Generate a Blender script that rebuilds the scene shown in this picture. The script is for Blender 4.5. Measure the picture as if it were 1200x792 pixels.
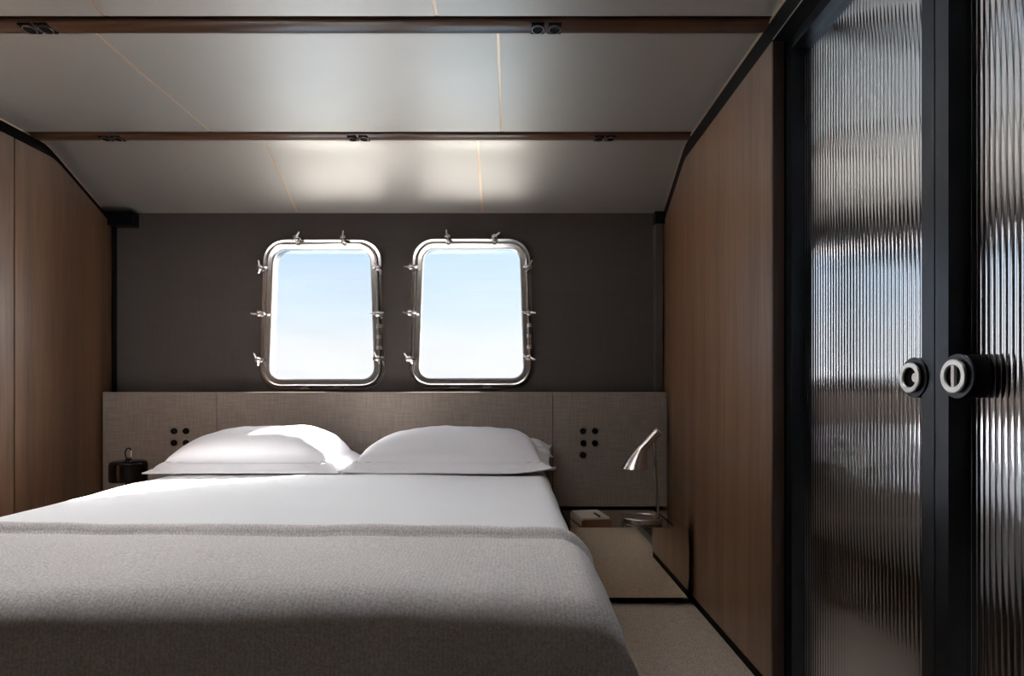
import bpy, bmesh, math, random
from mathutils import Vector, Matrix, noise
random.seed(7)
scene = bpy.context.scene
for o in list(bpy.data.objects):
    bpy.data.objects.remove(o)
C = scene.collection
PI = math.pi

# ------------------------------------------------------------------ camera
EYE = 0.83
cam_d = bpy.data.cameras.new('camera')
cam = bpy.data.objects.new('camera', cam_d)
C.objects.link(cam)
cam.location = (0, 0, EYE)
cam.rotation_euler = (PI/2, 0, 0)
cam_d.sensor_width = 36.0
cam_d.lens = 36.0*700/1200
cam_d.shift_y = 63/1200
cam_d.clip_start = 0.02
cam_d.clip_end = 6000
scene.camera = cam

# ------------------------------------------------------------------ exposure
vs = scene.view_settings
scene.display_settings.display_device = 'sRGB'
vs.view_transform = 'Standard'
vs.look = 'None'
vs.gamma = 1.0
vs.use_curve_mapping = False
vs.exposure = 0.35

# ------------------------------------------------------------------ sky and sun
SUN_TO = Vector((0.74*0.894, 0.673*0.894, 0.447)).normalized()   # towards the sun
SUN_S = 80.0
sun_d = bpy.data.lights.new('sun', 'SUN')
sun_d.energy = SUN_S
sun_d.angle = math.radians(0.8)
sun_d.color = (1.0, 0.95, 0.88)
sun = bpy.data.objects.new('sun', sun_d)
C.objects.link(sun)
sun.location = (20, 25, 16)
sun.rotation_euler = (-SUN_TO).to_track_quat('-Z', 'Y').to_euler()

world = bpy.data.worlds.new('sky')
scene.world = world
world.use_nodes = True
wn, wl = world.node_tree.nodes, world.node_tree.links
wn.clear()
w_out = wn.new('ShaderNodeOutputWorld')
w_bg = wn.new('ShaderNodeBackground')
w_tc = wn.new('ShaderNodeTexCoord')
w_sep = wn.new('ShaderNodeSeparateXYZ')
w_ramp = wn.new('ShaderNodeValToRGB')
wl.new(w_tc.outputs['Generated'], w_sep.inputs[0])
wl.new(w_sep.outputs['Z'], w_ramp.inputs[0])
cr = w_ramp.color_ramp
stops = [(0.0, (0.82, 0.81, 0.80)), (0.065, (0.84, 0.83, 0.82)), (0.12, (0.70, 0.78, 0.84)),
         (0.25, (0.50, 0.665, 0.83)), (0.5, (0.34, 0.51, 0.76)), (1.0, (0.20, 0.36, 0.68))]
cr.elements[0].position = stops[0][0]; cr.elements[0].color = (*stops[0][1], 1)
cr.elements[1].position = stops[-1][0]; cr.elements[1].color = (*stops[-1][1], 1)
for p, c in stops[1:-1]:
    e = cr.elements.new(p); e.color = (*c, 1)
# haze glow around the sun, falling off exponentially with the angle from it
w_nrm = wn.new('ShaderNodeVectorMath'); w_nrm.operation = 'NORMALIZE'
wl.new(w_tc.outputs['Generated'], w_nrm.inputs[0])
w_dot = wn.new('ShaderNodeVectorMath'); w_dot.operation = 'DOT_PRODUCT'
w_dot.inputs[1].default_value = SUN_TO
wl.new(w_nrm.outputs[0], w_dot.inputs[0])
def wmath(op, a, b=None):
    n = wn.new('ShaderNodeMath'); n.operation = op
    for i, v in enumerate((a, b)):
        if v is None: continue
        if isinstance(v, (int, float)): n.inputs[i].default_value = v
        else: wl.new(v, n.inputs[i])
    return n.outputs[0]
ang = wmath('ARCCOSINE', wmath('MINIMUM', w_dot.outputs['Value'], 0.99999))
glow = wmath('MULTIPLY', wmath('EXPONENT', wmath('MULTIPLY', ang, -1/0.10)), 170.0)
w_glowc = wn.new('ShaderNodeMix'); w_glowc.data_type = 'RGBA'; w_glowc.blend_type = 'MULTIPLY'
w_glowc.inputs['Factor'].default_value = 1
w_glowc.inputs['A'].default_value = (1.0, 0.97, 0.93, 1)
wl.new(glow, w_glowc.inputs['B'])
# thin haze clouds near the horizon
w_map = wn.new('ShaderNodeMapping'); w_map.inputs['Scale'].default_value = (5, 5, 22)
w_noise = wn.new('ShaderNodeTexNoise'); w_noise.inputs['Scale'].default_value = 1.2; w_noise.inputs['Detail'].default_value = 3
wl.new(w_tc.outputs['Generated'], w_map.inputs[0]); wl.new(w_map.outputs[0], w_noise.inputs[0])
w_cl = wn.new('ShaderNodeMapRange'); w_cl.inputs[1].default_value = 0.3; w_cl.inputs[2].default_value = 0.7
w_cl.inputs[3].default_value = 0.97; w_cl.inputs[4].default_value = 1.05
wl.new(w_noise.outputs[0], w_cl.inputs[0])
w_mc = wn.new('ShaderNodeMix'); w_mc.data_type = 'RGBA'; w_mc.blend_type = 'MULTIPLY'; w_mc.inputs['Factor'].default_value = 1
wl.new(w_ramp.outputs[0], w_mc.inputs['A']); wl.new(w_cl.outputs[0], w_mc.inputs['B'])
w_add = wn.new('ShaderNodeMix'); w_add.data_type = 'RGBA'; w_add.blend_type = 'ADD'; w_add.inputs['Factor'].default_value = 1
wl.new(w_mc.outputs['Result'], w_add.inputs['A']); wl.new(w_glowc.outputs['Result'], w_add.inputs['B'])
wl.new(w_add.outputs['Result'], w_bg.inputs[0])
w_bg.inputs[1].default_value = 1.0
wl.new(w_bg.outputs[0], w_out.inputs[0])

# ------------------------------------------------------------------ materials
def new_mat(name):
    m = bpy.data.materials.new(name); m.use_nodes = True
    nt = m.node_tree
    return m, nt.nodes, nt.links, nt.nodes['Principled BSDF']
def setp(b, **kw):
    for k, v in kw.items():
        k = k.replace('_', ' ')
        b.inputs[k].default_value = (*v, 1) if isinstance(v, tuple) else v
def plain(name, col, rough=0.5, **kw):
    m, n, l, b = new_mat(name)
    setp(b, Base_Color=col, Roughness=rough, **kw)
    return m
def noise_tex(n, l, scale, detail=3, vec=(1, 1, 1), coord='Object'):
    tc = n.new('ShaderNodeTexCoord'); mp = n.new('ShaderNodeMapping'); mp.inputs['Scale'].default_value = vec
    t = n.new('ShaderNodeTexNoise'); t.inputs['Scale'].default_value = scale; t.inputs['Detail'].default_value = detail
    l.new(tc.outputs[coord], mp.inputs[0]); l.new(mp.outputs[0], t.inputs[0])
    return t.outputs[0]
def ramp(n, l, src, stops):
    r = n.new('ShaderNodeValToRGB')
    e = r.color_ramp.elements
    e[0].position = stops[0][0]; e[0].color = (*stops[0][1], 1)
    e[1].position = stops[-1][0]; e[1].color = (*stops[-1][1], 1)
    for p, c in stops[1:-1]:
        x = e.new(p); x.color = (*c, 1)
    l.new(src, r.inputs[0])
    return r.outputs[0]
def bump(n, l, b, src, strength=0.3, dist=0.002):
    bp = n.new('ShaderNodeBump'); bp.inputs['Strength'].default_value = strength; bp.inputs['Distance'].default_value = dist
    l.new(src, bp.inputs['Height']); l.new(bp.outputs[0], b.inputs['Normal'])
def mathn(n, l, op, a, c=None):
    x = n.new('ShaderNodeMath'); x.operation = op
    for i, v in enumerate((a, c)):
        if v is None: continue
        if isinstance(v, (int, float)): x.inputs[i].default_value = v
        else: l.new(v, x.inputs[i])
    return x.outputs[0]

def wood_mat(name, dark, light, rough=0.36, seed=0.0, spec=0.5):
    m, n, l, b = new_mat(name)
    tc = n.new('ShaderNodeTexCoord'); mp = n.new('ShaderNodeMapping')
    mp.inputs['Scale'].default_value = (1, 1, 0.028); mp.inputs['Location'].default_value = (seed, seed*1.7, seed)
    l.new(tc.outputs['Object'], mp.inputs[0])
    big = n.new('ShaderNodeTexNoise'); big.inputs['Scale'].default_value = 14; big.inputs['Detail'].default_value = 4
    fine = n.new('ShaderNodeTexNoise'); fine.inputs['Scale'].default_value = 150; fine.inputs['Detail'].default_value = 4
    for t in (big, fine): l.new(mp.outputs[0], t.inputs[0])
    mix = mathn(n, l, 'ADD', mathn(n, l, 'MULTIPLY', big.outputs[0], 0.5), mathn(n, l, 'MULTIPLY', fine.outputs[0], 0.5))
    c = ramp(n, l, mix, [(0.36, dark), (0.64, light)])
    l.new(c, b.inputs['Base Color'])
    setp(b, Roughness=rough, Specular_IOR_Level=spec, Coat_Weight=1.0, Coat_Roughness=0.42)
    bump(n, l, b, fine.outputs[0], 0.12, 0.0006)
    return m
M = {}
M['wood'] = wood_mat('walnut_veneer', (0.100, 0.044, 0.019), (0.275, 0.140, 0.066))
M['wood_left_shaded'] = wood_mat('walnut_veneer_left_shaded', (0.066, 0.030, 0.014), (0.175, 0.090, 0.045), seed=3.3)  # same walnut as the right wall, its dimness put into a darker colour
M['wood_edge'] = wood_mat('walnut_edge', (0.05, 0.022, 0.012), (0.10, 0.045, 0.024), 0.4)
m, n, l, b = new_mat('batten_wood')
c = ramp(n, l, noise_tex(n, l, 60, 4, (0.04, 1, 1)), [(0.3, (0.04, 0.017, 0.008)), (0.7, (0.10, 0.045, 0.022))])
l.new(c, b.inputs['Base Color']); setp(b, Roughness=0.3)
M['batten'] = m
m, n, l, b = new_mat('satin_ceiling')
c = ramp(n, l, noise_tex(n, l, 3, 2), [(0.3, (0.53, 0.505, 0.47)), (0.7, (0.55, 0.525, 0.49))])
l.new(c, b.inputs['Base Color']); setp(b, Roughness=0.48, Metallic=0.8)
M['ceiling'] = m
M['brass'] = plain('rose_brass_strip', (0.72, 0.56, 0.42), 0.35, Metallic=0.6)
M['black'] = plain('matte_black', (0.004, 0.004, 0.0045), 0.6, Specular_IOR_Level=0.12)
M['black_gloss'] = plain('gloss_black', (0.006, 0.006, 0.0065), 0.15, Specular_IOR_Level=0.14)
M['black_metal'] = plain('black_metal_frame', (0.085, 0.093, 0.108), 0.33, Metallic=1.0)
M['chrome'] = plain('polished_steel', (0.70, 0.68, 0.66), 0.12, Metallic=0.95)
M['satin_steel'] = plain('satin_steel', (0.70, 0.68, 0.66), 0.28, Metallic=1.0)
M['lamp_steel'] = plain('lamp_steel', (0.62, 0.56, 0.52), 0.25, Metallic=1.0)
M['ivory'] = plain('pale_satin_enamel', (0.95, 0.95, 0.95), 0.3)
M['bright_metal'] = plain('bright_satin_metal', (0.97, 0.97, 0.97), 0.28, Metallic=0.9)
M['sash'] = plain('satin_sash', (0.60, 0.57, 0.55), 0.16, Metallic=0.8)
M['reveal_dimmer'] = plain('dark_reveal_dimmer', (0.025, 0.025, 0.027), 0.6, Specular_IOR_Level=0.2)
def fabric_mat(name, c0, c1, scale, rough=0.9, strength=0.35, dist=0.0015, sheen=0.0, slub=True):
    m, n, l, b = new_mat(name)
    h = noise_tex(n, l, scale, 3, (0.06, 1, 1)); v = noise_tex(n, l, scale, 3, (1, 1, 0.06))
    s = mathn(n, l, 'ADD', mathn(n, l, 'MULTIPLY', h, 0.5), mathn(n, l, 'MULTIPLY', v, 0.5))
    c = ramp(n, l, s, [(0.36, c0), (0.64, c1)])
    l.new(c, b.inputs['Base Color']); setp(b, Roughness=rough, Specular_IOR_Level=0.2, Sheen_Weight=sheen)
    bump(n, l, b, s, strength, dist)
    return m
M['linen'] = fabric_mat('slub_linen', (0.195, 0.158, 0.132), (0.275, 0.231, 0.198), 190)
M['wallcloth'] = fabric_mat('taupe_wall_cloth', (0.070, 0.060, 0.056), (0.078, 0.067, 0.062), 120, strength=0.06)
def cotton(name, col):
    m, n, l, b = new_mat(name)
    setp(b, Base_Color=col, Roughness=0.75, Specular_IOR_Level=0.25, Sheen_Weight=0.1)
    a = noise_tex(n, l, 9, 3); d = noise_tex(n, l, 420, 2)
    s = mathn(n, l, 'ADD', mathn(n, l, 'MULTIPLY', a, 1.0), mathn(n, l, 'MULTIPLY', d, 0.05))
    bump(n, l, b, s, 0.12, 0.01)
    return m
M['sheet'] = cotton('white_cotton', (0.86, 0.87, 0.89))
M['seam'] = plain('seam_thread', (0.40, 0.39, 0.41), 0.9)
M['pillow'] = cotton('pillow_cotton', (0.72, 0.71, 0.735))
m, n, l, b = new_mat('wool_blanket')
tc = n.new('ShaderNodeTexCoord')
wv = n.new('ShaderNodeTexWave'); wv.inputs['Scale'].default_value = 45; wv.inputs['Distortion'].default_value = 3.0
wv.inputs['Detail'].default_value = 2; wv.inputs['Detail Scale'].default_value = 3; wv.bands_direction = 'X'
l.new(tc.outputs['Object'], wv.inputs[0])
fz = noise_tex(n, l, 240, 4); fz2 = noise_tex(n, l, 700, 2)
s = mathn(n, l, 'ADD', mathn(n, l, 'MULTIPLY', wv.outputs[1], 0.045), mathn(n, l, 'ADD', mathn(n, l, 'MULTIPLY', fz, 0.5), mathn(n, l, 'MULTIPLY', fz2, 0.4)))
c = ramp(n, l, s, [(0.36, (0.58, 0.55, 0.54)), (0.62, (0.95, 0.92, 0.915))])
l.new(c, b.inputs['Base Color']); setp(b, Roughness=0.95, Specular_IOR_Level=0.1, Sheen_Weight=0.0)
bump(n, l, b, s, 0.8, 0.004)
M['wool'] = m
m, n, l, b = new_mat('beige_carpet')
cz = noise_tex(n, l, 190, 4); cz2 = noise_tex(n, l, 40, 2)
s = mathn(n, l, 'ADD', mathn(n, l, 'MULTIPLY', cz, 0.8), mathn(n, l, 'MULTIPLY', cz2, 0.2))
c = ramp(n, l, s, [(0.33, (0.36, 0.29, 0.225)), (0.67, (0.74, 0.635, 0.525))])
l.new(c, b.inputs['Base Color']); setp(b, Roughness=1.0, Specular_IOR_Level=0.05)
bump(n, l, b, cz, 0.9, 0.006)
M['carpet'] = m
M['mirror'] = plain('bronze_mirror', (0.80, 0.72, 0.63), 0.03, Metallic=1.0)
M['smoked'] = plain('smoked_fluted_glass', (0.74, 0.77, 0.82), 0.09, Metallic=1.0)
M['bounce_grey'] = plain('grey_bounce_deck', (0.40, 0.40, 0.39), 0.5)  # for the unseen deck added as a reflector outside
M['sea'] = plain('sea_water', (0.02, 0.07, 0.12), 0.12)
M['book_wood'] = plain('tray_wood', (0.22, 0.11, 0.05), 0.5)
M['paper'] = plain('ecru_paper', (0.55, 0.48, 0.41), 0.8)
m = bpy.data.materials.new('window_pane'); m.use_nodes = True
n, l = m.node_tree.nodes, m.node_tree.links
n.clear()
o_ = n.new('ShaderNodeOutputMaterial'); tr = n.new('ShaderNodeBsdfTransparent'); gl = n.new('ShaderNodeBsdfGlossy')
gl.inputs['Roughness'].default_value = 0.0; tr.inputs[0].default_value = (0.97, 0.985, 1.0, 1)
ge = n.new('ShaderNodeNewGeometry'); dt = n.new('ShaderNodeVectorMath'); dt.operation = 'DOT_PRODUCT'
l.new(ge.outputs['Normal'], dt.inputs[0]); l.new(ge.outputs['Incoming'], dt.inputs[1])
cs = mathn(n, l, 'SUBTRACT', 1.0, mathn(n, l, 'ABSOLUTE', dt.outputs['Value']))
fz_ = mathn(n, l, 'ADD', mathn(n, l, 'MULTIPLY', mathn(n, l, 'POWER', cs, 5.0), 0.6), 0.03)
mx = n.new('ShaderNodeMixShader')
l.new(fz_, mx.inputs[0]); l.new(tr.outputs[0], mx.inputs[1]); l.new(gl.outputs[0], mx.inputs[2]); l.new(mx.outputs[0], o_.inputs[0])
M['pane'] = m
m = bpy.data.materials.new('frosted_acrylic'); m.use_nodes = True
n, l = m.node_tree.nodes, m.node_tree.links
n.clear()
o_ = n.new('ShaderNodeOutputMaterial'); tl = n.new('ShaderNodeBsdfTranslucent'); tl.inputs[0].default_value = (0.90, 0.91, 0.93, 1)
l.new(tl.outputs[0], o_.inputs[0])
M['frosted'] = m  # sunlit sheet for the added ceiling opening, fills the bed with light

# ------------------------------------------------------------------ mesh helpers
def add_box(bm, x0, x1, y0, y1, z0, z1, bev=0.0, seg=2):
    vs_ = [bm.verts.new(p) for p in [(x0,y0,z0),(x1,y0,z0),(x1,y1,z0),(x0,y1,z0),(x0,y0,z1),(x1,y0,z1),(x1,y1,z1),(x0,y1,z1)]]
    fs = [bm.faces.new([vs_[i] for i in f]) for f in [(0,3,2,1),(4,5,6,7),(0,1,5,4),(1,2,6,5),(2,3,7,6),(3,0,4,7)]]
    if bev > 0:
        es = list({e for f in fs for e in f.edges})
        bmesh.ops.bevel(bm, geom=es, offset=bev, segments=seg, profile=0.7, affect='EDGES', clamp_overlap=True)
    return bm
def add_loft(bm, loops, closed_loop=True, cap0=False, cap1=False, wrap=False):
    """skin a list of equal-length vertex loops"""
    rows = [[bm.verts.new(p) for p in lp] for lp in loops]
    k = len(rows[0])
    rr = rows + [rows[0]] if wrap else rows
    for a, c in zip(rr, rr[1:]):
        for i in range(k if closed_loop else k-1):
            j = (i+1) % k
            bm.faces.new((a[i], a[j], c[j], c[i]))
    if cap0: bm.faces.new(list(reversed(rows[0])))
    if cap1: bm.faces.new(rows[-1])
    return rows
def circle(c, r, ax, n=24, ry=None):
    """loop of points round centre c, in the plane normal to ax"""
    ax = Vector(ax).normalized()
    u = ax.orthogonal().normalized() if abs(ax.y) > 0.99 else ax.cross(Vector((0, 1, 0))).normalized()
    v = ax.cross(u)
    return [Vector(c) + u*r*math.cos(2*PI*i/n) + v*(ry or r)*math.sin(2*PI*i/n) for i in range(n)]
def add_tube(bm, pts, r, n=12, caps=True):
    loops = []
    prev_u = None
    for i, p in enumerate(pts):
        p = Vector(p)
        d = (Vector(pts[min(i+1, len(pts)-1)]) - Vector(pts[max(i-1, 0)])).normalized()
        u = (prev_u - d*prev_u.dot(d)).normalized() if prev_u is not None else d.orthogonal().normalized()
        prev_u = u
        v = d.cross(u)
        rad = r[i] if isinstance(r, (list, tuple)) else r
        loops.append([p + u*rad*math.cos(2*PI*k/n) + v*rad*math.sin(2*PI*k/n) for k in range(n)])
    add_loft(bm, loops, cap0=caps, cap1=caps)
def add_lathe(bm, prof, c, ax=(0, 0, 1), n=32):
    """prof: (radius, height along ax)"""
    ax = Vector(ax).normalized()
    add_loft(bm, [circle(Vector(c)+ax*h, max(r, 1e-4), ax, n) for r, h in prof], cap0=True, cap1=True)
def obj(name, bm, mat, parent=None, smooth=False, angle=40):
    bmesh.ops.recalc_face_normals(bm, faces=bm.faces)
    me = bpy.data.meshes.new(name)
    bm.to_mesh(me); bm.free()
    o = bpy.data.objects.new(name, me)
    C.objects.link(o)
    if mat is not None: me.materials.append(M[mat] if isinstance(mat, str) else mat)
    if smooth:
        for p in me.polygons: p.use_smooth = True
        if angle < 179: me.set_sharp_from_angle(angle=math.radians(angle))
    if parent is not None: o.parent = parent
    return o
def B(): return bmesh.new()
def box_obj(name, mat, x0, x1, y0, y1, z0, z1, parent=None, bev=0.0):
    return obj(name, add_box(B(), x0, x1, y0, y1, z0, z1, bev), mat, parent, smooth=bev > 0)
def tag(o, label, cat, group=None, kind=None):
    o['label'] = label; o['category'] = cat
    if group: o['group'] = group
    if kind: o['kind'] = kind
    return o
def struct(o, label=None):
    o['kind'] = 'structure'
    if label: o['label'] = label
    return o
def empty(name, loc=(0, 0, 0), rz=0):
    o = bpy.data.objects.new(name, None); C.objects.link(o)
    o.location = loc; o.rotation_euler.z = rz; o.empty_display_size = 0.1
    return o
def copy_tree(o, parent=None):
    c = o.copy(); C.objects.link(c); c.parent = parent
    for ch in [x for x in bpy.data.objects if x.parent == o]: copy_tree(ch, c)
    return c

# ------------------------------------------------------------------ room dimensions
XL, XR = -1.86, 0.703          # wood walls
YB, YF = 2.795, -1.60          # hull wall with portholes / wall behind the camera
ZC = EYE + 1.013               # flat ceiling
Z_EAVE = EYE + 0.834           # where the ceiling meets the hull wall
XD = 0.74                      # wardrobe door faces
Y_DOOR = 1.613                 # where the wood wall ends and the wardrobe begins
def ceil_profile(y0=2.404, off=0.0):
    pts = [(2.404, 1.013), (2.425, 1.0105), (2.447, 1.004), (2.470, 0.9945), (2.495, 0.983), (2.60, 0.930), (YB, 0.834)]
    return [(y, EYE+z+off) for y, z in pts]

# ---- floor
fl = obj('floor', add_box(B(), -1.95, 1.30, YF-0.1, YB+0.06, -0.06, 0.0), 'carpet')
struct(fl, 'beige looped carpet covering the cabin floor')

# ---- portholes: rounded trapezium outlines, set in the hull wall
def outline(w0, w1, h, r, inset=0.0, n=8):
    """rounded quad centred on (0, h/2): w0 wide at the foot, w1 wide at the top; (x, z) points"""
    a, c_, hh, rr = w0/2-inset, w1/2-inset, h/2-inset, max(r-inset, 0.012)
    cs = [(a-rr, -hh+rr, -90), (c_-rr, hh-rr, 0), (-c_+rr, hh-rr, 90), (-a+rr, -hh+rr, 180)]
    out = []
    for cx, cz, a0 in cs:
        for k in range(n+1):
            t = math.radians(a0+90*k/n)
            out.append((cx+rr*math.cos(t), cz+rr*math.sin(t)))
    return out
PW0, PW1, PH, PR = 0.586, 0.554, 0.704, 0.105
PORTS = [(-0.886, EYE+0.360), (-0.189, EYE+0.364)]
REAR_PORTS = []
def holed_wall(name, mat, x0, x1, z0, z1, y0, y1, holes):
    bm = B()
    def ring(pts): 
        vv = [bm.verts.new((x, y0, z)) for x, z in pts]
        return [bm.edges.new((vv[i], vv[(i+1) % len(vv)])) for i in range(len(vv))]
    es = ring([(x0, z0), (x1, z0), (x1, z1), (x0, z1)])
    for hx, hz in holes:
        es += ring([(hx+px, hz+pz) for px, pz in outline(PW0, PW1, PH, PR, 0.03)])
    bmesh.ops.triangle_fill(bm, use_beauty=True, use_dissolve=False, edges=es)
    ret = bmesh.ops.extrude_face_region(bm, geom=list(bm.faces))
    bmesh.ops.translate(bm, vec=(0, y1-y0, 0), verts=[v for v in ret['geom'] if isinstance(v, bmesh.types.BMVert)])
    return obj(name, bm, mat)
wall_back = struct(holed_wall('wall_back', 'wallcloth', -1.98, 0.90, 0.0, 2.0, YB, YB+0.09, PORTS), 'taupe cloth covered hull wall around two portholes')
wall_front = struct(holed_wall('wall_front', 'wallcloth', -1.98, 1.30, 0.0, 1.95, YF-0.09, YF, REAR_PORTS), 'taupe wall behind the foot of the bed')

def port_ring(profile):
    bm = B()
    add_loft(bm, [[(x, y, z) for x, z in outline(PW0, PW1, PH, PR, ins)] for ins, y in profile], wrap=True)
    return bm
def clamp_stud():
    bm = B()
    add_lathe(bm, [(0.0125, 0.0), (0.0125, 0.010), (0.0075, 0.012), (0.0075, 0.024), (0.013, 0.025), (0.015, 0.030), (0.014, 0.040), (0.008, 0.044)], (0, 0, 0), (0, -1, 0), 14)
    add_box(bm, -0.008, 0.008, -0.02, -0.004, -0.026, 0.0, 0.002)
    return bm
def clamp_wing():
    bm = B()
    for s in (-1, 1):
        add_tube(bm, [(0.004*s, -0.040, 0.004*s), (0.020*s, -0.046, 0.010*s), (0.027*s, -0.052, 0.012*s)], [0.0045, 0.0035, 0.003], 8)
    return bm
stud_me = wing_me = None
def make_port(name, cx, cz, label, face=1, dogs=True):
    global stud_me, wing_me
    root = empty(name, (cx, YB if face > 0 else YF, cz), 0 if face > 0 else PI)
    struct(root, label)
    obj('flange', port_ring([(0.0, 0.0), (0.0, -0.006), (0.003, -0.009), (0.030, -0.009), (0.030, 0.004), (0.028, 0.004), (0.028, 0.0)]), 'chrome', root, True, 35)
    obj('sash', port_ring([(0.0165, -0.0095), (0.0165, -0.020), (0.0185, -0.0235), (0.0215, -0.0245), (0.0245, -0.0235), (0.0265, -0.0175), (0.028, -0.0165),
                           (0.0465, -0.0165), (0.0495, -0.0145), (0.0520, -0.010), (0.052, 0.004), (0.030, 0.004), (0.030, -0.0095)]), 'sash', root, True, 28)
    obj('gasket', port_ring([(0.0140, -0.0088), (0.0140, -0.0105), (0.0164, -0.0105), (0.0164, -0.0088)]), 'black', root)
    obj('reveal_dim_ring', port_ring([(0.0300, 0.006), (0.0300, 0.092), (0.0325, 0.092), (0.0325, 0.006)]), 'reveal_dimmer', root)  # dark ring added to tone down the sunlit porthole reveal
    bm = B(); add_loft(bm, [[(x, y, z) for x, z in outline(PW0, PW1, PH, PR, 0.050)] for y in (-0.004, 0.002)], cap0=True, cap1=True)
    obj('pane', bm, 'pane', root)
    if not dogs: return root
    hw, hh = PW0/2-0.014, PH/2-0.004
    spots = [(-0.108, hh), (0.108, hh), (-hw+0.004, 0.212), (-hw-0.002, 0.0), (-hw-0.008, -0.212), (hw-0.012, 0.212), (hw-0.012, 0.0), (hw-0.012, -0.206)]
    for i, (dx, dz) in enumerate(spots):
        rot = math.atan2(-dx, dz) if abs(dz) < hh-0.01 else 0.0
        rot = {True: 0.0, False: (PI/2 if dx < 0 else -PI/2)}[abs(dz) > hh-0.01]
        if stud_me is None:
            s_ = obj('dog_clamp', clamp_stud(), 'chrome', root, True, 35); stud_me = s_.data
            w_ = obj('wing_nut', clamp_wing(), 'satin_steel', s_, True, 50); wing_me = w_.data
        else:
            s_ = bpy.data.objects.new('dog_clamp', stud_me); C.objects.link(s_); s_.parent = root
            w_ = bpy.data.objects.new('wing_nut', wing_me); C.objects.link(w_); w_.parent = s_
        s_.location = (dx, -0.009, dz); s_.rotation_euler = (0, -rot, 0)
        w_.rotation_euler = (0, random.uniform(-1.4, 1.4), 0)
    # hinge beside the lower right dog
    bm = B(); add_tube(bm, [(hw-0.010, -0.022, -0.165), (hw-0.010, -0.022, -0.045)], 0.008, 12)
    add_box(bm, hw-0.024, hw+0.004, -0.018, -0.006, -0.150, -0.060, 0.003)
    h_ = obj('hinge', bm, 'chrome', root, True, 40)
    bm = B()
    for zz in (-0.155, -0.105, -0.055): add_tube(bm, [(hw-0.010, -0.022, zz-0.008), (hw-0.010, -0.022, zz+0.008)], 0.0105, 12)
    obj('hinge_knuckle', bm, 'satin_steel', h_, True, 40)
    # low stop blocks at the foot
    for dx in (-0.075, 0.075):
        box_obj('stop_block', 'chrome', dx-0.022, dx+0.022, -0.030, -0.008, -PH/2+0.006, -PH/2+0.016, root, 0.002)
    return root
make_port('window_1', *PORTS[0], 'chrome porthole window with eight clamps, on the side of the black table lamp')
make_port('window_2', *PORTS[1], 'chrome porthole window with eight clamps, on the side of the wood panelled wall')

# ---- left wall and its veneer panels
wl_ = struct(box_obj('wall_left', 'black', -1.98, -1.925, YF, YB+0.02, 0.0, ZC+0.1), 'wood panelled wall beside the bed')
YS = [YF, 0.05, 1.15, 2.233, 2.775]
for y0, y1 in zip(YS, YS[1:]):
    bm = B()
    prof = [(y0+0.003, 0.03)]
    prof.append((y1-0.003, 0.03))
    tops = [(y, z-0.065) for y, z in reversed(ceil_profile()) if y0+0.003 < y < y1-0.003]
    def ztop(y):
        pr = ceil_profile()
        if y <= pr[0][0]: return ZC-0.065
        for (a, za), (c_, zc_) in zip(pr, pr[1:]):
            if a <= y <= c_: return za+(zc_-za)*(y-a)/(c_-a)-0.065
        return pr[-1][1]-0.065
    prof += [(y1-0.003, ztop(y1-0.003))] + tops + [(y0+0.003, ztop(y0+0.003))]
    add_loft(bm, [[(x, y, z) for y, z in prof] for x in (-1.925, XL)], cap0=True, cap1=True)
    obj('veneer_panel', bm, 'wood_left_shaded', wl_)
# ---- right wall
wr_ = struct(box_obj('wall_right', 'black', 0.735, 0.80, Y_DOOR+0.004, YB+0.02, 0.0, ZC+0.1), 'wood panelled wall between porthole wall and wardrobe')
def right_panel(y0, y1, x0, x1, mat, name):
    bm = B()
    prof = [(y0, 0.035), (y1, 0.035), (y1, ztop(y1))] + [(y, z-0.065) for y, z in reversed(ceil_profile()) if y0 < y < y1] + [(y0, ztop(y0))]
    add_loft(bm, [[(x, y, z) for y, z in prof] for x in (x0, x1)], cap0=True, cap1=True)
    return obj(name, bm, mat, wr_)
right_panel(Y_DOOR+0.006, 2.78, XR, 0.735, 'wood', 'veneer_panel')
right_panel(Y_DOOR, Y_DOOR+0.006, XR+0.001, 0.735, 'wood_edge', 'edge_band')
struct(box_obj('baseboard_right', 'black', XR+0.006, 0.735, Y_DOOR, 2.78, 0.0, 0.035), 'black recessed skirting under the wood wall')
struct(box_obj('baseboard_left', 'black', -1.925, XL-0.006, YF, 2.775, 0.0, 0.03), 'black recessed skirting under the left wood wall')
# black shadow trims between wood walls and ceiling, with a thin brass bead on top
def eave_trim(name, x0, x1, xb, label, y_start, drop=0.066):
    pr = [(y_start, ZC)] + ceil_profile()
    bm = B()
    top = pr; bot = [(y, z-drop) for y, z in pr]
    add_loft(bm, [[(x0, y, z) for y, z in top], [(x1, y, z) for y, z in top], [(x1, y, z) for y, z in bot], [(x0, y, z) for y, z in bot]], closed_loop=False, wrap=True)
    t = struct(obj(name, bm, 'black'), label)
    bm = B()
    a = [(y, z-0.001) for y, z in pr]; c_ = [(y, z-0.006) for y, z in pr]
    add_loft(bm, [[(xb, y, z) for y, z in a], [(xb+0.004, y, z) for y, z in a], [(xb+0.004, y, z) for y, z in c_], [(xb, y, z) for y, z in c_]], closed_loop=False, wrap=True)
    obj('brass_bead', bm, 'brass', t)
    return t
eave_trim('trim_1', -1.97, XL-0.035, XL-0.036, 'black shadow trim along the top of the left wood wall', YF)
eave_trim('trim_2', XR+0.002, 0.90, XR-0.002, 'black shadow trim along the top of the right wood wall', YF)
struct(box_obj('trim_3', 'black', XL, XL+0.012, 2.775, YB, 0.0, Z_EAVE), 'black corner strip beside the left wood wall')
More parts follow.
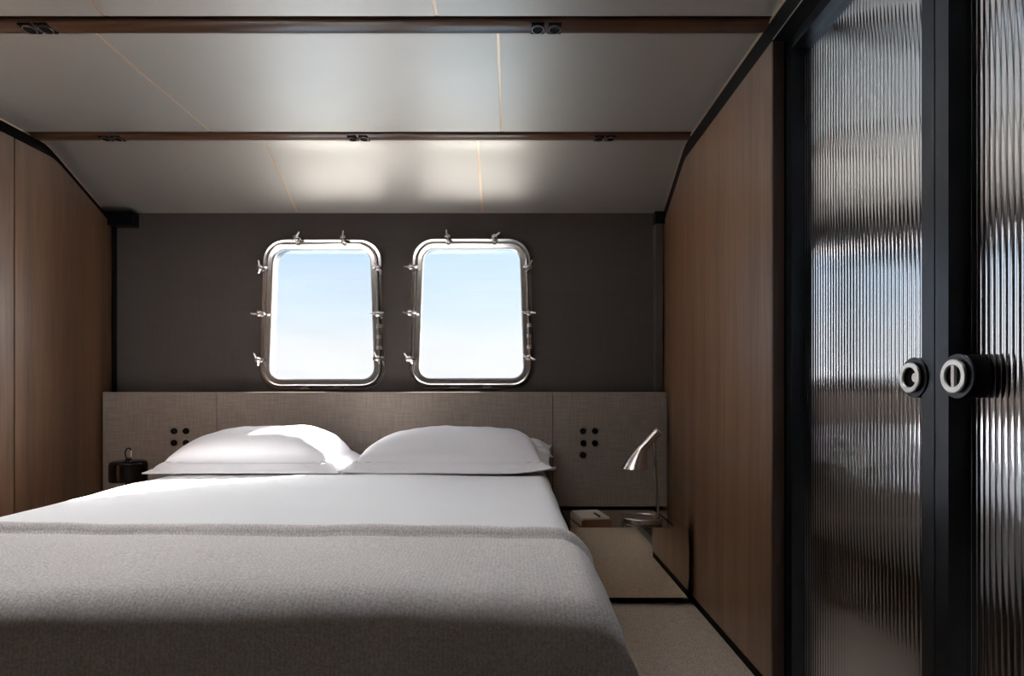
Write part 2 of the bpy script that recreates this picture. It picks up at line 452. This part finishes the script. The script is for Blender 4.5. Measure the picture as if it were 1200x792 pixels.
struct(box_obj('trim_4', 'black', XR-0.008, XR+0.03, 2.782, YB, 0.0, Z_EAVE), 'black corner strip beside the right wood wall')
struct(box_obj('trim_5', 'wallcloth', XR-0.042, XR-0.009, 2.745, YB, 0.62, Z_EAVE-0.06), 'taupe cloth pilaster strip in the corner')
struct(box_obj('trim_6', 'black', XL-0.02, -1.745, 2.745, YB, Z_EAVE-0.066, Z_EAVE-0.004), 'short black block under the ceiling in the corner')
struct(box_obj('trim_7', 'black', XR-0.045, XR+0.03, 2.745, YB, Z_EAVE-0.058, Z_EAVE-0.004), 'short black block under the ceiling by the wood wall')

# ---- ceiling: dark backing, satin panels, wood battens
ce = B()
FILL_HATCH = (-1.75, 0.06, 1.200, 1.522)      # frosted opening added out of view to brighten the bed
def ceil_slab(x0, x1, y0):
    pr = [(y0, ZC+0.012)] + [(y, z+0.012) for y, z in ceil_profile()] + [(YB+0.06, Z_EAVE-0.02), (YB+0.06, ZC+0.12), (y0, ZC+0.12)]
    add_loft(ce, [[(x, y, z) for y, z in pr] for x in (x0, x1)], cap0=True, cap1=True)
ceil_slab(-1.98, FILL_HATCH[0], YF-0.1); ceil_slab(FILL_HATCH[1], 1.32, YF-0.1); ceil_slab(FILL_HATCH[0], FILL_HATCH[1], FILL_HATCH[3])
add_box(ce, FILL_HATCH[0], FILL_HATCH[1], YF-0.1, FILL_HATCH[2], ZC+0.012, ZC+0.12)
ceiling = struct(obj('ceiling', ce, 'black'), 'satin grey panelled ceiling with wooden battens')
PXL, PXR = -1.915, XR+0.004
BAT = [(y, y+0.068) for y in (2.336, 1.618, 0.905, 0.192, -0.521, -1.234)]
def panel(x0, x1, pr, name='ceiling_panel', t=0.010):
    bm = B()
    add_loft(bm, [[(x0, y, z) for y, z in pr], [(x1, y, z) for y, z in pr], [(x1, y, z+t) for y, z in pr], [(x0, y, z+t) for y, z in pr]], closed_loop=False, wrap=True)
    for lp in (0, -1):
        pass
    return obj(name, bm, 'ceiling', ceiling, True, 30)
def row(xs, pr, skip=()):
    ed = [PXL] + xs + [PXR]
    for i, (a, c_) in enumerate(zip(ed, ed[1:])):
        panel(a+(0.005 if i else 0), c_-(0.005 if i < len(ed)-2 else 0), pr)
    for x in xs:
        bm = B()
        q = [(y, z) for y, z in pr]
        add_loft(bm, [[(x-0.0045, y, z+0.001) for y, z in q], [(x+0.0045, y, z+0.001) for y, z in q], [(x+0.0045, y, z+0.009) for y, z in q], [(x-0.0045, y, z+0.009) for y, z in q]], closed_loop=False, wrap=True)
        obj('joint_strip', bm, 'brass', ceiling)
row([-1.002, -0.139], ceil_profile()[:] and [(2.408, ZC-0.0003)] + ceil_profile()[1:-1] + [(YB-0.002, Z_EAVE+0.001)])
row([-1.177, -0.040], [(1.690, ZC), (2.328, ZC)])
row([-1.095, -0.203], [(1.530, ZC), (1.611, ZC)])
row([-1.095, -0.203], [(0.977, ZC), (1.175, ZC)])
panel(PXL, FILL_HATCH[0]-0.032, [(1.177, ZC), (1.528, ZC)]); panel(FILL_HATCH[1]+0.032, PXR, [(1.177, ZC), (1.528, ZC)])
hx0, hx1, hy0, hy1 = FILL_HATCH
bm = B()
for (a, c_, d, e) in ((hx0-0.03, hx1+0.03, hy0-0.02, hy0+0.02), (hx0-0.03, hx1+0.03, hy1-0.02, hy1+0.005), (hx0-0.03, hx0+0.02, hy0+0.02, hy1-0.02), (hx1-0.02, hx1+0.03, hy0+0.02, hy1-0.02)):
    add_box(bm, a, c_, d, e, ZC-0.004, ZC+0.05)
hatch = struct(obj('fill_hatch', bm, 'ivory'), 'added frosted ceiling opening, out of view, that brightens the bed')
box_obj('fill_hatch_pane', 'frosted', hx0+0.015, hx1-0.015, hy0+0.015, hy1-0.015, ZC+0.03, ZC+0.034, hatch)
for y0, y1 in ((0.264, 0.897), (-0.449, 0.184), (-1.162, -0.529), (YF, -1.242)):
    row([-1.10, -0.15], [(y0, ZC), (y1, ZC)])
# battens
for i, (y0, y1) in enumerate(BAT):
    bm = B()
    w = y1-y0-0.004; yc = (y0+0.004+y1)/2
    pr = []
    for k in range(9):
        t = PI*k/8
        pr.append((yc - w/2*math.cos(t), ZC+0.004-0.012*math.sin(t)**0.6 if 0 < k < 8 else ZC+0.004))
    pr2 = [(y, z) for y, z in pr] + [(y1, ZC+0.012), (y0+0.004, ZC+0.012)]
    add_loft(bm, [[(x, y, z) for y, z in pr2] for x in (PXL, XR+0.002)], cap0=True, cap1=True)
    obj('wood_batten', bm, 'batten', ceiling, True, 60)

# ---- recessed spots in the battens
def downlight_mesh():
    bm = B(); add_lathe(bm, [(0.021, 0.004), (0.021, -0.004), (0.019, -0.004), (0.019, 0.002), (0.012, 0.003)], (0, 0, 0), (0, 0, 1), 20)
    return bm
dl_h = dl_r = dl_l = None
def downlight(x, y, label, group):
    global dl_h, dl_r, dl_l
    r_ = empty('ceiling_spotlight', (x, y, ZC-0.009))
    r_.scale = (0.8, 0.9, 1.0)
    tag(r_, label, 'spotlight', group)
    if dl_h is None:
        a = box_obj('housing', 'black', -0.0222, 0.0222, -0.025, 0.025, -0.0006, 0.012, r_); dl_h = a.data
        bm = B(); add_loft(bm, [circle((0, 0, h), r, (0, 0, 1), 24) for r, h in ((0.0195, -0.0006), (0.0195, -0.004), (0.0209, -0.004), (0.0209, -0.0006))], wrap=True)
        c_ = obj('trim_ring', bm, 'satin_steel', r_, True, 40); dl_r = c_.data
        bm = B(); add_lathe(bm, [(0.019, -0.001), (0.018, -0.003), (0.010, -0.002)], (0, 0, 0), (0, 0, 1), 20)
        d = obj('lens', bm, 'black', r_, True, 40); dl_l = d.data
    else:
        for nm, me in (('housing', dl_h), ('trim_ring', dl_r), ('lens', dl_l)):
            q = bpy.data.objects.new(nm, me); C.objects.link(q); q.parent = r_
YB2, YB1 = 2.372, 1.654
for x in (-1.612, -1.565): downlight(x, YB2, 'black recessed spotlight in the ceiling batten near the left wood wall, portholes end', 'spots in porthole batten by the left wall')
for x in (-0.632, -0.587): downlight(x, YB2, 'chrome ringed recessed spotlight in the ceiling batten in front of the portholes', 'spots in porthole batten midway')
for x in (0.345, 0.390): downlight(x, YB2, 'black recessed spotlight in the ceiling batten near the right wood wall', 'spots in porthole batten by the right wall')
for x in (-1.335, -1.290): downlight(x, YB1, 'black recessed spotlight in the ceiling batten over the bed, beside a panel joint', 'spots in bed batten by the left joint')
for x in (0.071, 0.118): downlight(x, YB1, 'large chrome ringed spotlight in the ceiling batten over the bed', 'spots in bed batten over the bed edge')

# ---- headboard
hb = empty('headboard', (0, YB, 0.308))
tag(hb, 'wide linen upholstered headboard with black switch buttons, below the portholes', 'headboard')
HX = [-1.845, -1.330, 0.184, 0.7005]
for a, c_ in zip(HX, HX[1:]):
    bm = B(); add_box(bm, a+0.0012, c_-0.0012, -0.105, -0.004, 0.005, EYE-0.308-0.001, 0.004, 2)
    obj('upholstered_panel', bm, 'linen', hb, True, 60)
box_obj('backing_board', 'black', -1.84, 0.695, -0.100, -0.001, 0.004, 0.5, hb)
bm = B(); add_lathe(bm, [(0.0135, 0.0), (0.0135, 0.007), (0.012, 0.009), (0.004, 0.0092)], (0, 0, 0), (0, -1, 0), 18)
btn = None
for x, z in [(-1.521, -0.177), (-1.467, -0.177), (-1.521, -0.230), (-1.467, -0.230), (0.319, -0.177), (0.373, -0.177), (0.321, -0.231), (0.373, -0.231), (0.319, -0.284)]:
    if btn is None:
        btn = obj('switch_button', bm, 'black', hb, True, 40); o_ = btn
    else:
        o_ = bpy.data.objects.new('switch_button', btn.data); C.objects.link(o_); o_.parent = hb
    o_.location = (x, -0.105, EYE-0.308+z)

# ---- wardrobe with fluted glass doors
war = empty('wardrobe', (1.0, 0.6, 0))
tag(war, 'built-in wardrobe with black framed fluted glass doors and round pulls', 'wardrobe')
def wbox(name, mat, x0, x1, y0, y1, z0, z1, parent=war, bev=0.0):
    o = box_obj(name, mat, x0-1.0, x1-1.0, y0-0.6, y1-0.6, z0, z1, None, bev); o.parent = parent; return o
DOORS = [(1.046, 1.613), (0.479, 1.046), (-0.088, 0.479), (-0.655, -0.088), (-1.222, -0.655)]
Y_END = YF+0.02
ZD0, ZD1 = 0.02, EYE+0.938
wbox('carcass_back', 'black', 1.24, 1.28, Y_END, Y_DOOR, 0.0, ZD1)
wbox('carcass_top', 'black', 0.80, 1.24, Y_END, Y_DOOR, ZD1-0.02, ZD1)
wbox('side_panel', 'black', 0.802, 1.24, Y_DOOR-0.03, Y_DOOR-0.002, 0.02, ZD1-0.02)
wbox('plinth', 'black', 0.76, 1.24, Y_END, Y_DOOR, 0.0, 0.018)
wbox('end_filler', 'black_metal', 0.745, 1.24, Y_END, -1.224, 0.02, ZD1-0.02)
hd = wbox('header', 'black', XR+0.004, 1.24, Y_END, Y_DOOR-0.001, EYE+0.950, EYE+0.985)
for x in (0.7035, 0.727, 0.7515):
    wbox('track_edge', 'satin_steel', x, x+0.0012, Y_END, Y_DOOR-0.002, EYE+0.9485, EYE+0.952, hd)
FL = 0.0122
def fluted(y0, y1, z0, z1, x):
    bm = B()
    n_f = max(1, round((y1-y0)/FL)); wf = (y1-y0)/n_f
    for i in range(n_f):
        a = y0+i*wf
        wg = wf*0.90
        pts = [(x+0.0010, a)]
        for k in range(9):
            t = -1+2*k/8
            pts.append((x-0.00042*(1-t*t), a+(wf-wg)/2+wg*(t+1)/2))
        pts.append((x+0.0010, a+wf))
        top = [bm.verts.new((px-1.0, py-0.6, z1)) for px, py in pts]
        bot = [bm.verts.new((px-1.0, py-0.6, z0)) for px, py in pts]
        for k in range(len(pts)-1): bm.faces.new((bot[k], bot[k+1], top[k+1], top[k]))
    return bm
for i, (y0, y1) in enumerate(DOORS):
    y0 += 0.0015; y1 -= 0.0015
    w_ = 0.0315
    d = wbox('door', 'black_metal', XD, XD+0.045, y1-w_, y1, ZD0, ZD1)          # far stile carries the door
    wbox('stile', 'black_metal', XD, XD+0.045, y0, y0+w_, ZD0, ZD1, d)
    wbox('rail', 'black_metal', XD, XD+0.045, y0+w_, y1-w_, ZD1-0.03, ZD1, d)
    wbox('rail', 'black_metal', XD, XD+0.045, y0+w_, y1-w_, ZD0, ZD0+0.04, d)
    bm = fluted(y0+w_, y1-w_, ZD0+0.04, ZD1-0.03, XD+0.030)
    g = obj('fluted_pane', bm, 'smoked', d, True, 20)
    wbox('pane_backing', 'black', XD+0.032, XD+0.036, y0+w_, y1-w_, ZD0+0.04, ZD1-0.03, d)
# round pulls: a flat boss reaching over the glass, ring and dark well
def pull(y, z, turn, label):
    t = empty('door_pull', (XD-1.0, y-0.6, z)); t.parent = war; t['label'] = label
    bm = B(); add_lathe(bm, [(0.0365, -0.027), (0.0365, -0.001), (0.036, 0.0)], (0, 0, 0), (-1, 0, 0), 40)
    bo = obj('boss', bm, 'black', t, True, 40)
    bm = B(); add_lathe(bm, [(0.037, 0.0), (0.037, 0.0022), (0.0362, 0.003), (0.004, 0.003)], (0, 0, 0), (-1, 0, 0), 40)
    obj('boss_plate', bm, 'black_metal', bo, True, 30)
    bm = B(); add_loft(bm, [circle((-h, 0, 0), r, (1, 0, 0), 40) for r, h in ((0.0270, 0.0030), (0.0270, 0.0065), (0.0185, 0.0065), (0.0185, 0.0030))], wrap=True)
    obj('collar', bm, 'black', t, True, 35)
    bm = B(); add_loft(bm, [circle((-h, 0, 0), r, (1, 0, 0), 40) for r, h in ((0.0280, 0.0067), (0.0285, 0.0095), (0.0270, 0.0110), (0.0195, 0.0110), (0.0180, 0.0095), (0.0182, 0.0067))], wrap=True)
    obj('ring', bm, 'bright_metal', t, True, 35)
    bm = B(); add_lathe(bm, [(0.018, 0.0031), (0.018, 0.0045), (0.004, 0.0046)], (0, 0, 0), (-1, 0, 0), 32)
    obj('well', bm, 'black', t, True, 40)
    if turn: obj('thumb_turn', add_box(B(), -0.0105, -0.0045, -0.0036, 0.0036, -0.0182, 0.0182, 0.001), 'ivory', t, True)
    else:
        bm = B(); add_lathe(bm, [(0.0085, 0.0047), (0.0085, 0.0056), (0.003, 0.0057)], (0, -0.0085, 0), (-1, 0, 0), 24)
        obj('cup_crescent', bm, 'ivory', t, True, 40)  # pale disc added to stand in for the well's cream inner wall
pull(1.098, EYE+0.026, False, 'round pull with an open dark well')
pull(0.990, EYE+0.026, True, 'round pull with a vertical thumb turn')

# ---- bed
BX0, BX1, BY0, BY1, BZ = -1.305, 0.145, 0.865, 2.675, EYE-0.300
bed = empty('bed', (-0.58, 1.8, 0)); tag(bed, 'double bed with white linen on a dark base, before the headboard', 'bed')
o_ = box_obj('bed_base', 'wood_edge', BX0+0.06+0.58, BX1-0.06+0.58, BY0+0.08-1.8, BY1-0.02-1.8, 0.0, 0.24, bed, 0.01)
bm = B(); add_box(bm, BX0+0.03+0.58, BX1-0.03+0.58, BY0+0.05-1.8, BY1-1.8, 0.245, BZ-0.02, 0.05, 4)
obj('mattress', bm, 'sheet', bed, True, 60)
def drape_point(s, half, r, base):
    """s: signed arc length from the centre line; returns (offset across, drop) round an edge of radius r"""
    a = abs(s); flat = half-r
    sg = 1 if s >= 0 else -1
    if a <= flat: return sg*a, 0.0
    a -= flat
    if a <= r*PI/2:
        t = a/r; return sg*(flat+r*math.sin(t)), r*(1-math.cos(t))
    return sg*(flat+r), r+(a-r*PI/2)
def nz(x, y, z, f): return noise.noise(Vector((x*f, y*f, z*f)))
def duvet_mesh():
    bm = B()
    cx = (BX0+BX1)/2; half = (BX1-BX0)/2
    NU, NV = 120, 110
    L = half+0.22
    loops = []
    for j in range(NV+1):
        y = BY0+0.12+(BY1-BY0-0.13)*j/NV
        lp = []
        for i in range(NU+1):
            s = -L+2*L*i/NU
            ox, dz = drape_point(s, half, 0.055, 0)
            sag = 0.012*max(0, 1-(y-BY0)/0.9)*0
            h = 0.006*nz(ox, y, 0, 2.5)+0.003*nz(ox+3, y, 1, 7)
            crown = 0.008*(1-(ox/half)**2)
            lp.append((cx+ox*(1+0.004*nz(y, dz, 2, 5)), y, BZ-dz+h+crown-0.008))
        loops.append(lp)
    add_loft(bm, loops, closed_loop=False)
    # foot drop
    return bm
dv = obj('bed_sheet', duvet_mesh(), 'sheet', None, True, 179)
mod = dv.modifiers.new('thickness', 'SOLIDIFY'); mod.thickness = 0.008; mod.offset = -1
tag(dv, 'smooth white cotton top sheet spread over the bed', 'bed sheet')

# ---- wool blanket folded across the foot of the bed
def blanket_mesh():
    bm = B()
    cx = (BX0+BX1)/2; half = (BX1-BX0)/2+0.012
    # profile along Y: arc from the rolled edge to the hem at the foot
    prof = []
    ytop = 1.232
    for t in (0, 30, 60, 90, 120, 150, 185):
        a = math.radians(t)
        prof.append((ytop+0.018*math.cos(a), 0.006+0.022*math.sin(a)))
    prof += [(ytop-0.0205, 0.0085), (ytop-0.036, 0.011)]
    yfoot = BY0-0.020; r = 0.055
    k = 14
    y0 = ytop-0.055; y1 = yfoot+r
    for i in range(k+1):
        prof.append((y0+(y1-y0)*i/k, 0.011))
    for i in range(1, 11):
        t = PI/2*i/10
        prof.append((yfoot+r-r*math.sin(t), 0.011-r*(1-math.cos(t))))
    zz = prof[-1][1]
    for i in range(1, 15):
        prof.append((yfoot-0.012*i/14, zz-0.30*i/14))
    NU = 150; L = half+0.30
    loops = []
    nP = len(prof)
    for j, (y, h) in enumerate(prof):
        lp = []
        front = max(0.0, -h)                   # how far down the foot drop
        for i in range(NU+1):
            s = -L+2*L*i/NU
            rr = 0.062
            ox, dz = drape_point(s, half, rr, 0)
            sd = max(0.0, dz-0.02)
            flare = 0.22*sd + 0.42*front*max(0, (abs(ox)-half+0.25)/0.25)
            ripple = 0.012*min(1, front/0.15)*math.sin(ox*9+1.3)+0.010*min(1, sd/0.15)*math.sin(y*14)
            wob = 0.020*nz(ox, 0.3, 5, 1.1)+0.006*nz(ox, 0.3, 9, 5) if j < 8 else (0.020*nz(ox, 0.3, 5, 1.1)*max(0, 1-(j-8)/12))
            skew = (0.035*max(0, -(ox)/half)**1.5)*(1 if j < 8 else max(0, 1-(j-8)/14))
            lift = 0.005*nz(ox, y, 2, 4)+0.004*nz(ox, y, 7, 9)+ (0.006*nz(ox, 1, 4, 3) if j < 7 else 0)
            crown = 0.008*(1-min(1, abs(ox)/half)**2)-0.008
            hh = h if h > 0 else h
            lp.append((cx+ox+math.copysign(flare, ox), y+wob+skew-ripple*0.6-0.10*front*0, BZ+hh-dz+lift+crown))
        loops.append(lp)
    add_loft(bm, loops, closed_loop=False)
    return bm
bl = obj('wool_blanket', blanket_mesh(), 'wool', None, True, 179)
mod = bl.modifiers.new('thickness', 'SOLIDIFY'); mod.thickness = 0.010; mod.offset = -1
tag(bl, 'thick grey beige wool blanket hanging over the foot of the bed', 'blanket')

# ---- pillows
def pillow_mesh(w, d, h, flange=0.048, seed=0, curl=0.0):
    """a cover with a sewn flange all round: flat underside, full top"""
    bm = B()
    NU, NV = 96, 64
    def make(side):
        rows = []
        for j in range(NV+1):
            r_ = []
            t = -1+2*j/NV
            for i in range(NU+1):
                s = -1+2*i/NU
                ex, ey = (1-abs(s))*w/2, (1-abs(t))*d/2
                x, y = s*w/2, t*d/2
                x *= 1-0.035*(1-t*t); y *= 1-0.03*(1-s*s)
                bs, bt = min(1, abs(s)*(w/2)/(w/2-flange)), min(1, abs(t)*(d/2)/(d/2-flange))
                f = max(0, 1-bs**(2.7 if s < 0 else 4.5))**0.55*max(0, 1-bt**2.8)**0.5
                e = min(ex, ey)
                rise = 0.036*min(1, ey/flange)*min(1, ex/flange)
                groove = -0.006*math.exp(-((e-flange)/0.006)**2)
                wr = 0.007*nz(x+seed, y, side, 4)+0.004*nz(x*2, y+seed, side, 9)
                corner = max(0, abs(s)+abs(t)-1.5)
                # gathers that run in from the corners
                gather = 0.006*math.sin(26*math.atan2(1-abs(t), 1-abs(s)+1e-6)+seed)*max(0, 1-math.hypot(1-abs(s), 1-abs(t))/0.45)
                if side > 0:
                    z = rise+groove+h*f+wr*(0.15+f)+gather*min(1, e/0.02)+0.002
                else:
                    z = -0.002+0.1*rise
                z += curl*corner*corner*(1 if s > 0 else 0.3)
                r_.append((x, y, z))
            rows.append(r_)
        return rows
    top, bot = make(1), make(-1)
    T = [[bm.verts.new(p) for p in r_] for r_ in top]; Bv = [[bm.verts.new(p) for p in r_] for r_ in bot]
    for j in range(NV):
        for i in range(NU):
            bm.faces.new((T[j][i], T[j][i+1], T[j+1][i+1], T[j+1][i]))
            bm.faces.new((Bv[j][i], Bv[j+1][i], Bv[j+1][i+1], Bv[j][i+1]))
    for i in range(NU):
        bm.faces.new((T[0][i], Bv[0][i], Bv[0][i+1], T[0][i+1])); bm.faces.new((T[NV][i], T[NV][i+1], Bv[NV][i+1], Bv[NV][i]))
    for j in range(NV):
        bm.faces.new((T[j][0], T[j+1][0], Bv[j+1][0], Bv[j][0])); bm.faces.new((T[j][NU], Bv[j][NU], Bv[j+1][NU], T[j+1][NU]))
    return bm
def pillow(loc, rot, w, d, h, label, seed, curl=0.0, flange=0.048):
    p = obj('pillow', pillow_mesh(w, d, h, flange, seed, curl), 'pillow', None, True, 179)
    p.location = loc; p.rotation_euler = rot
    # stitched seam where the flange meets the body
    bm = B(); pts = []
    hw, hd = w/2-flange, d/2-flange
    for k in range(41):
        a = -1+2*k/40
        s_, t_ = a*hw/(w/2), -hd/(d/2)
        pts.append((s_*w/2*(1-0.035*(1-t_*t_)), t_*d/2*(1-0.03*(1-s_*s_)), 0.0335+0.007*0.15*nz(s_*w/2+seed, t_*d/2, 1, 4)))
    add_tube(bm, pts, 0.0016, 6)
    obj('seam', bm, 'seam', p, True, 179)
    return tag(p, label, 'pillow', 'bed pillows')
pillow((-0.981, 2.365, BZ+0.013), (math.radians(2), 0, 0.005), 0.71, 0.42, 0.112, 'plump white pillow on the side of the black table lamp', 1.0)
pillow((-0.232, 2.350, BZ+0.014), (math.radians(2), 0, -0.010), 0.785, 0.42, 0.110, 'plump white pillow on the side of the steel reading lamp', 4.0, 0.10)
pillow((-0.212, 2.622, BZ+0.040), (math.radians(22), 0, 0.0), 0.78, 0.11, 0.03, 'flat white pillow tucked against the headboard behind a plump pillow, mostly hidden', 8.0, 0.0, 0.03)

# ---- nightstands
def nightstand(x0, x1, label):
    ns = empty('nightstand', ((x0+x1)/2, 2.5, 0)); tag(ns, label, 'nightstand', 'mirrored nightstands')
    h = (x1-x0)/2
    zt = EYE-0.525
    y0, y1 = 2.310-2.5, 2.685-2.5
    box_obj('plinth', 'black', -h+0.01, h-0.008, y0+0.05, y1, 0.0, 0.034, ns)
    box_obj('front_panel', 'mirror', -h, h, y0, y0+0.018, 0.034, zt, ns)
    box_obj('side_panel', 'mirror', h-0.016, h, y0+0.0185, y1+0.09, 0.034, zt-0.0125, ns)
    box_obj('side_panel', 'mirror', -h, -h+0.016, y0+0.0185, y1+0.09, 0.034, zt-0.0125, ns)
    box_obj('top_panel', 'mirror', -h, h, y0+0.0185, y1+0.10, zt-0.012, zt, ns)
    box_obj('back_panel', 'mirror', -h, h, y1+0.004+0.1, y1+0.1085, 0.034, zt-0.013, ns)
    box_obj('slot', 'black', h-0.055, h-0.047, y0+0.03, y1-0.03, zt-0.0002, zt+0.0004, ns)
    return ns
nightstand(0.225, 0.684, 'mirror fronted bronze nightstand under the steel reading lamp')
nightstand(-1.845, -1.36, 'mirror fronted bronze nightstand under the black table lamp')
ZN = EYE-0.525+0.0006

# ---- steel reading lamp with a tilted cone shade
lp = empty('table_lamp', (0.525, 2.415, ZN)); tag(lp, 'brushed steel reading lamp with tilted cone shade and round base', 'lamp')
bm = B(); add_lathe(bm, [(0.078, 0.0), (0.081, 0.003), (0.081, 0.018), (0.078, 0.022), (0.062, 0.022), (0.060, 0.019), (0.004, 0.018)], (0, 0, 0), (0, 0, 1), 48)
obj('base', bm, 'lamp_steel', lp, True, 35)
bm = B(); add_tube(bm, [(0.066, 0, 0.020), (0.048, 0, 0.322)], 0.0058, 12)
obj('stem', bm, 'lamp_steel', lp, True, 40)
bm = B(); add_tube(bm, [(0.055, -0.035, 0.02), (0.055, -0.035, 0.045)], [0.005, 0.004], 10)
obj('switch', bm, 'lamp_steel', lp, True, 40)
def shade_mesh():
    bm = B()
    T = Vector((0.066, 0, 0.365)); E = Vector((0.001, 0, 0.2935)); O = Vector((-0.032, 0, 0.2155))
    ax = (T-E).normalized()
    def ell(c, nrm, ru, rv):
        nrm = Vector(nrm).normalized(); v = Vector((0, 1, 0)); u = v.cross(nrm).normalized()
        return [c+u*ru*math.cos(2*PI*i/36)+v*rv*math.sin(2*PI*i/36) for i in range(36)]
    loops = [ell(T+ax*0.0, ax, 0.016, 0.016), ell(T-ax*0.002, ax, 0.0185, 0.0185)]
    for k in range(1, 6): loops.append(ell(T.lerp(E, k/6), ax, 0.0185, 0.0185))
    nE = (ax+Vector((0, 0, 0.55))).normalized()
    loops.append(ell(E, nE, 0.0215, 0.0185))
    for k in range(1, 9):
        f = k/8
        nn = nE.lerp(Vector((0, 0, 1)), f)
        loops.append(ell(E.lerp(O, f), nn, 0.0215+(0.0515-0.0215)*f, 0.0185+(0.050-0.0185)*f))
    loops.append(ell(O+Vector((0, 0, 0.001)), (0, 0, 1), 0.0495, 0.048))
    loops.append(ell(E.lerp(O, 0.3), nE, 0.021, 0.018))
    add_loft(bm, loops, cap0=True, cap1=True)
    return bm
sh = obj('shade', shade_mesh(), 'lamp_steel', lp, True, 35)
bm = B(); add_tube(bm, [(0.066+0.002, 0, 0.365+0.002), (0.060, 0, 0.359)], [0.015, 0.019], 20)
obj('shade_cap', bm, 'satin_steel', sh, True, 40)
bm = B(); add_tube(bm, [(0.040, 0.012, 0.318), (0.052, -0.012, 0.330)], 0.006, 10)
obj('pivot', bm, 'lamp_steel', lp, True, 40)

# ---- black table lamp on the far side
lb = empty('table_lamp', (-1.605, 2.50, ZN)); tag(lb, 'small black table lamp with drum shade and loop handle', 'lamp')
bm = B(); add_lathe(bm, [(0.060, 0.0), (0.062, 0.004), (0.060, 0.012), (0.012, 0.016), (0.012, 0.16)], (0, 0, 0), (0, 0, 1), 32)
obj('base', bm, 'black_gloss', lb, True, 40)
bm = B(); add_lathe(bm, [(0.060, 0.151), (0.069, 0.152), (0.0705, 0.158), (0.0705, 0.222), (0.067, 0.231), (0.058, 0.236), (0.012, 0.237), (0.012, 0.244), (0.004, 0.245)], (0, 0, 0), (0, 0, 1), 40)
obj('shade', bm, 'black_gloss', lb, True, 40)
bm = B()
pts = [(0.0+0.014*math.sin(2*PI*i/24), 0, 0.266-0.022*math.cos(2*PI*i/24)) for i in range(25)]
add_tube(bm, pts, 0.0028, 8, caps=False)
hl = obj('loop_handle', bm, 'black', lb, True, 60)
bm = B(); add_tube(bm, [(0.013, -0.004, 0.252), (0.014, -0.004, 0.280)], 0.0045, 10)
obj('clasp', bm, 'chrome', hl, True, 40)

# ---- open box of notepaper on the nightstand
tb = empty('paper_box', (0.315, 2.405, ZN), math.radians(10)); tag(tb, 'shallow wooden box with an ecru paper pad, beside the steel reading lamp', 'box')
box_obj('box_floor', 'book_wood', -0.060, 0.060, -0.085, 0.085, 0.0, 0.005, tb)
box_obj('box_side', 'book_wood', -0.060, 0.060, -0.085, -0.080, 0.005, 0.026, tb)
box_obj('box_side', 'book_wood', -0.060, 0.060, 0.080, 0.085, 0.005, 0.026, tb)
box_obj('box_side', 'paper', -0.060, -0.055, -0.080, 0.080, 0.005, 0.026, tb)
box_obj('box_side', 'book_wood', 0.055, 0.060, -0.080, 0.080, 0.005, 0.026, tb)
pd = box_obj('paper_pad', 'paper', -0.056, 0.054, -0.078, 0.078, 0.0262, 0.034, tb, 0.001)
box_obj('pen', 'black_gloss', 0.012, 0.018, -0.076, -0.005, 0.034, 0.040, pd, 0.002)

# ------------------------------------------------------------------ outside
sd = struct(box_obj('bounce_deck', 'bounce_grey', -8, 8, YB+0.10, YB+1.0, 0.42, 0.50), 'added grey deck outside the portholes, unseen, bouncing sun onto the ceiling')  # added below the sills, out of view, to throw sunlight up at the ceiling
se = B(); v = [se.verts.new(p) for p in ((-3000, -3000, -2.2), (3000, -3000, -2.2), (3000, 3000, -2.2), (-3000, 3000, -2.2))]; se.faces.new(v)
struct(obj('sea', se, 'sea'), 'calm sea around the boat')
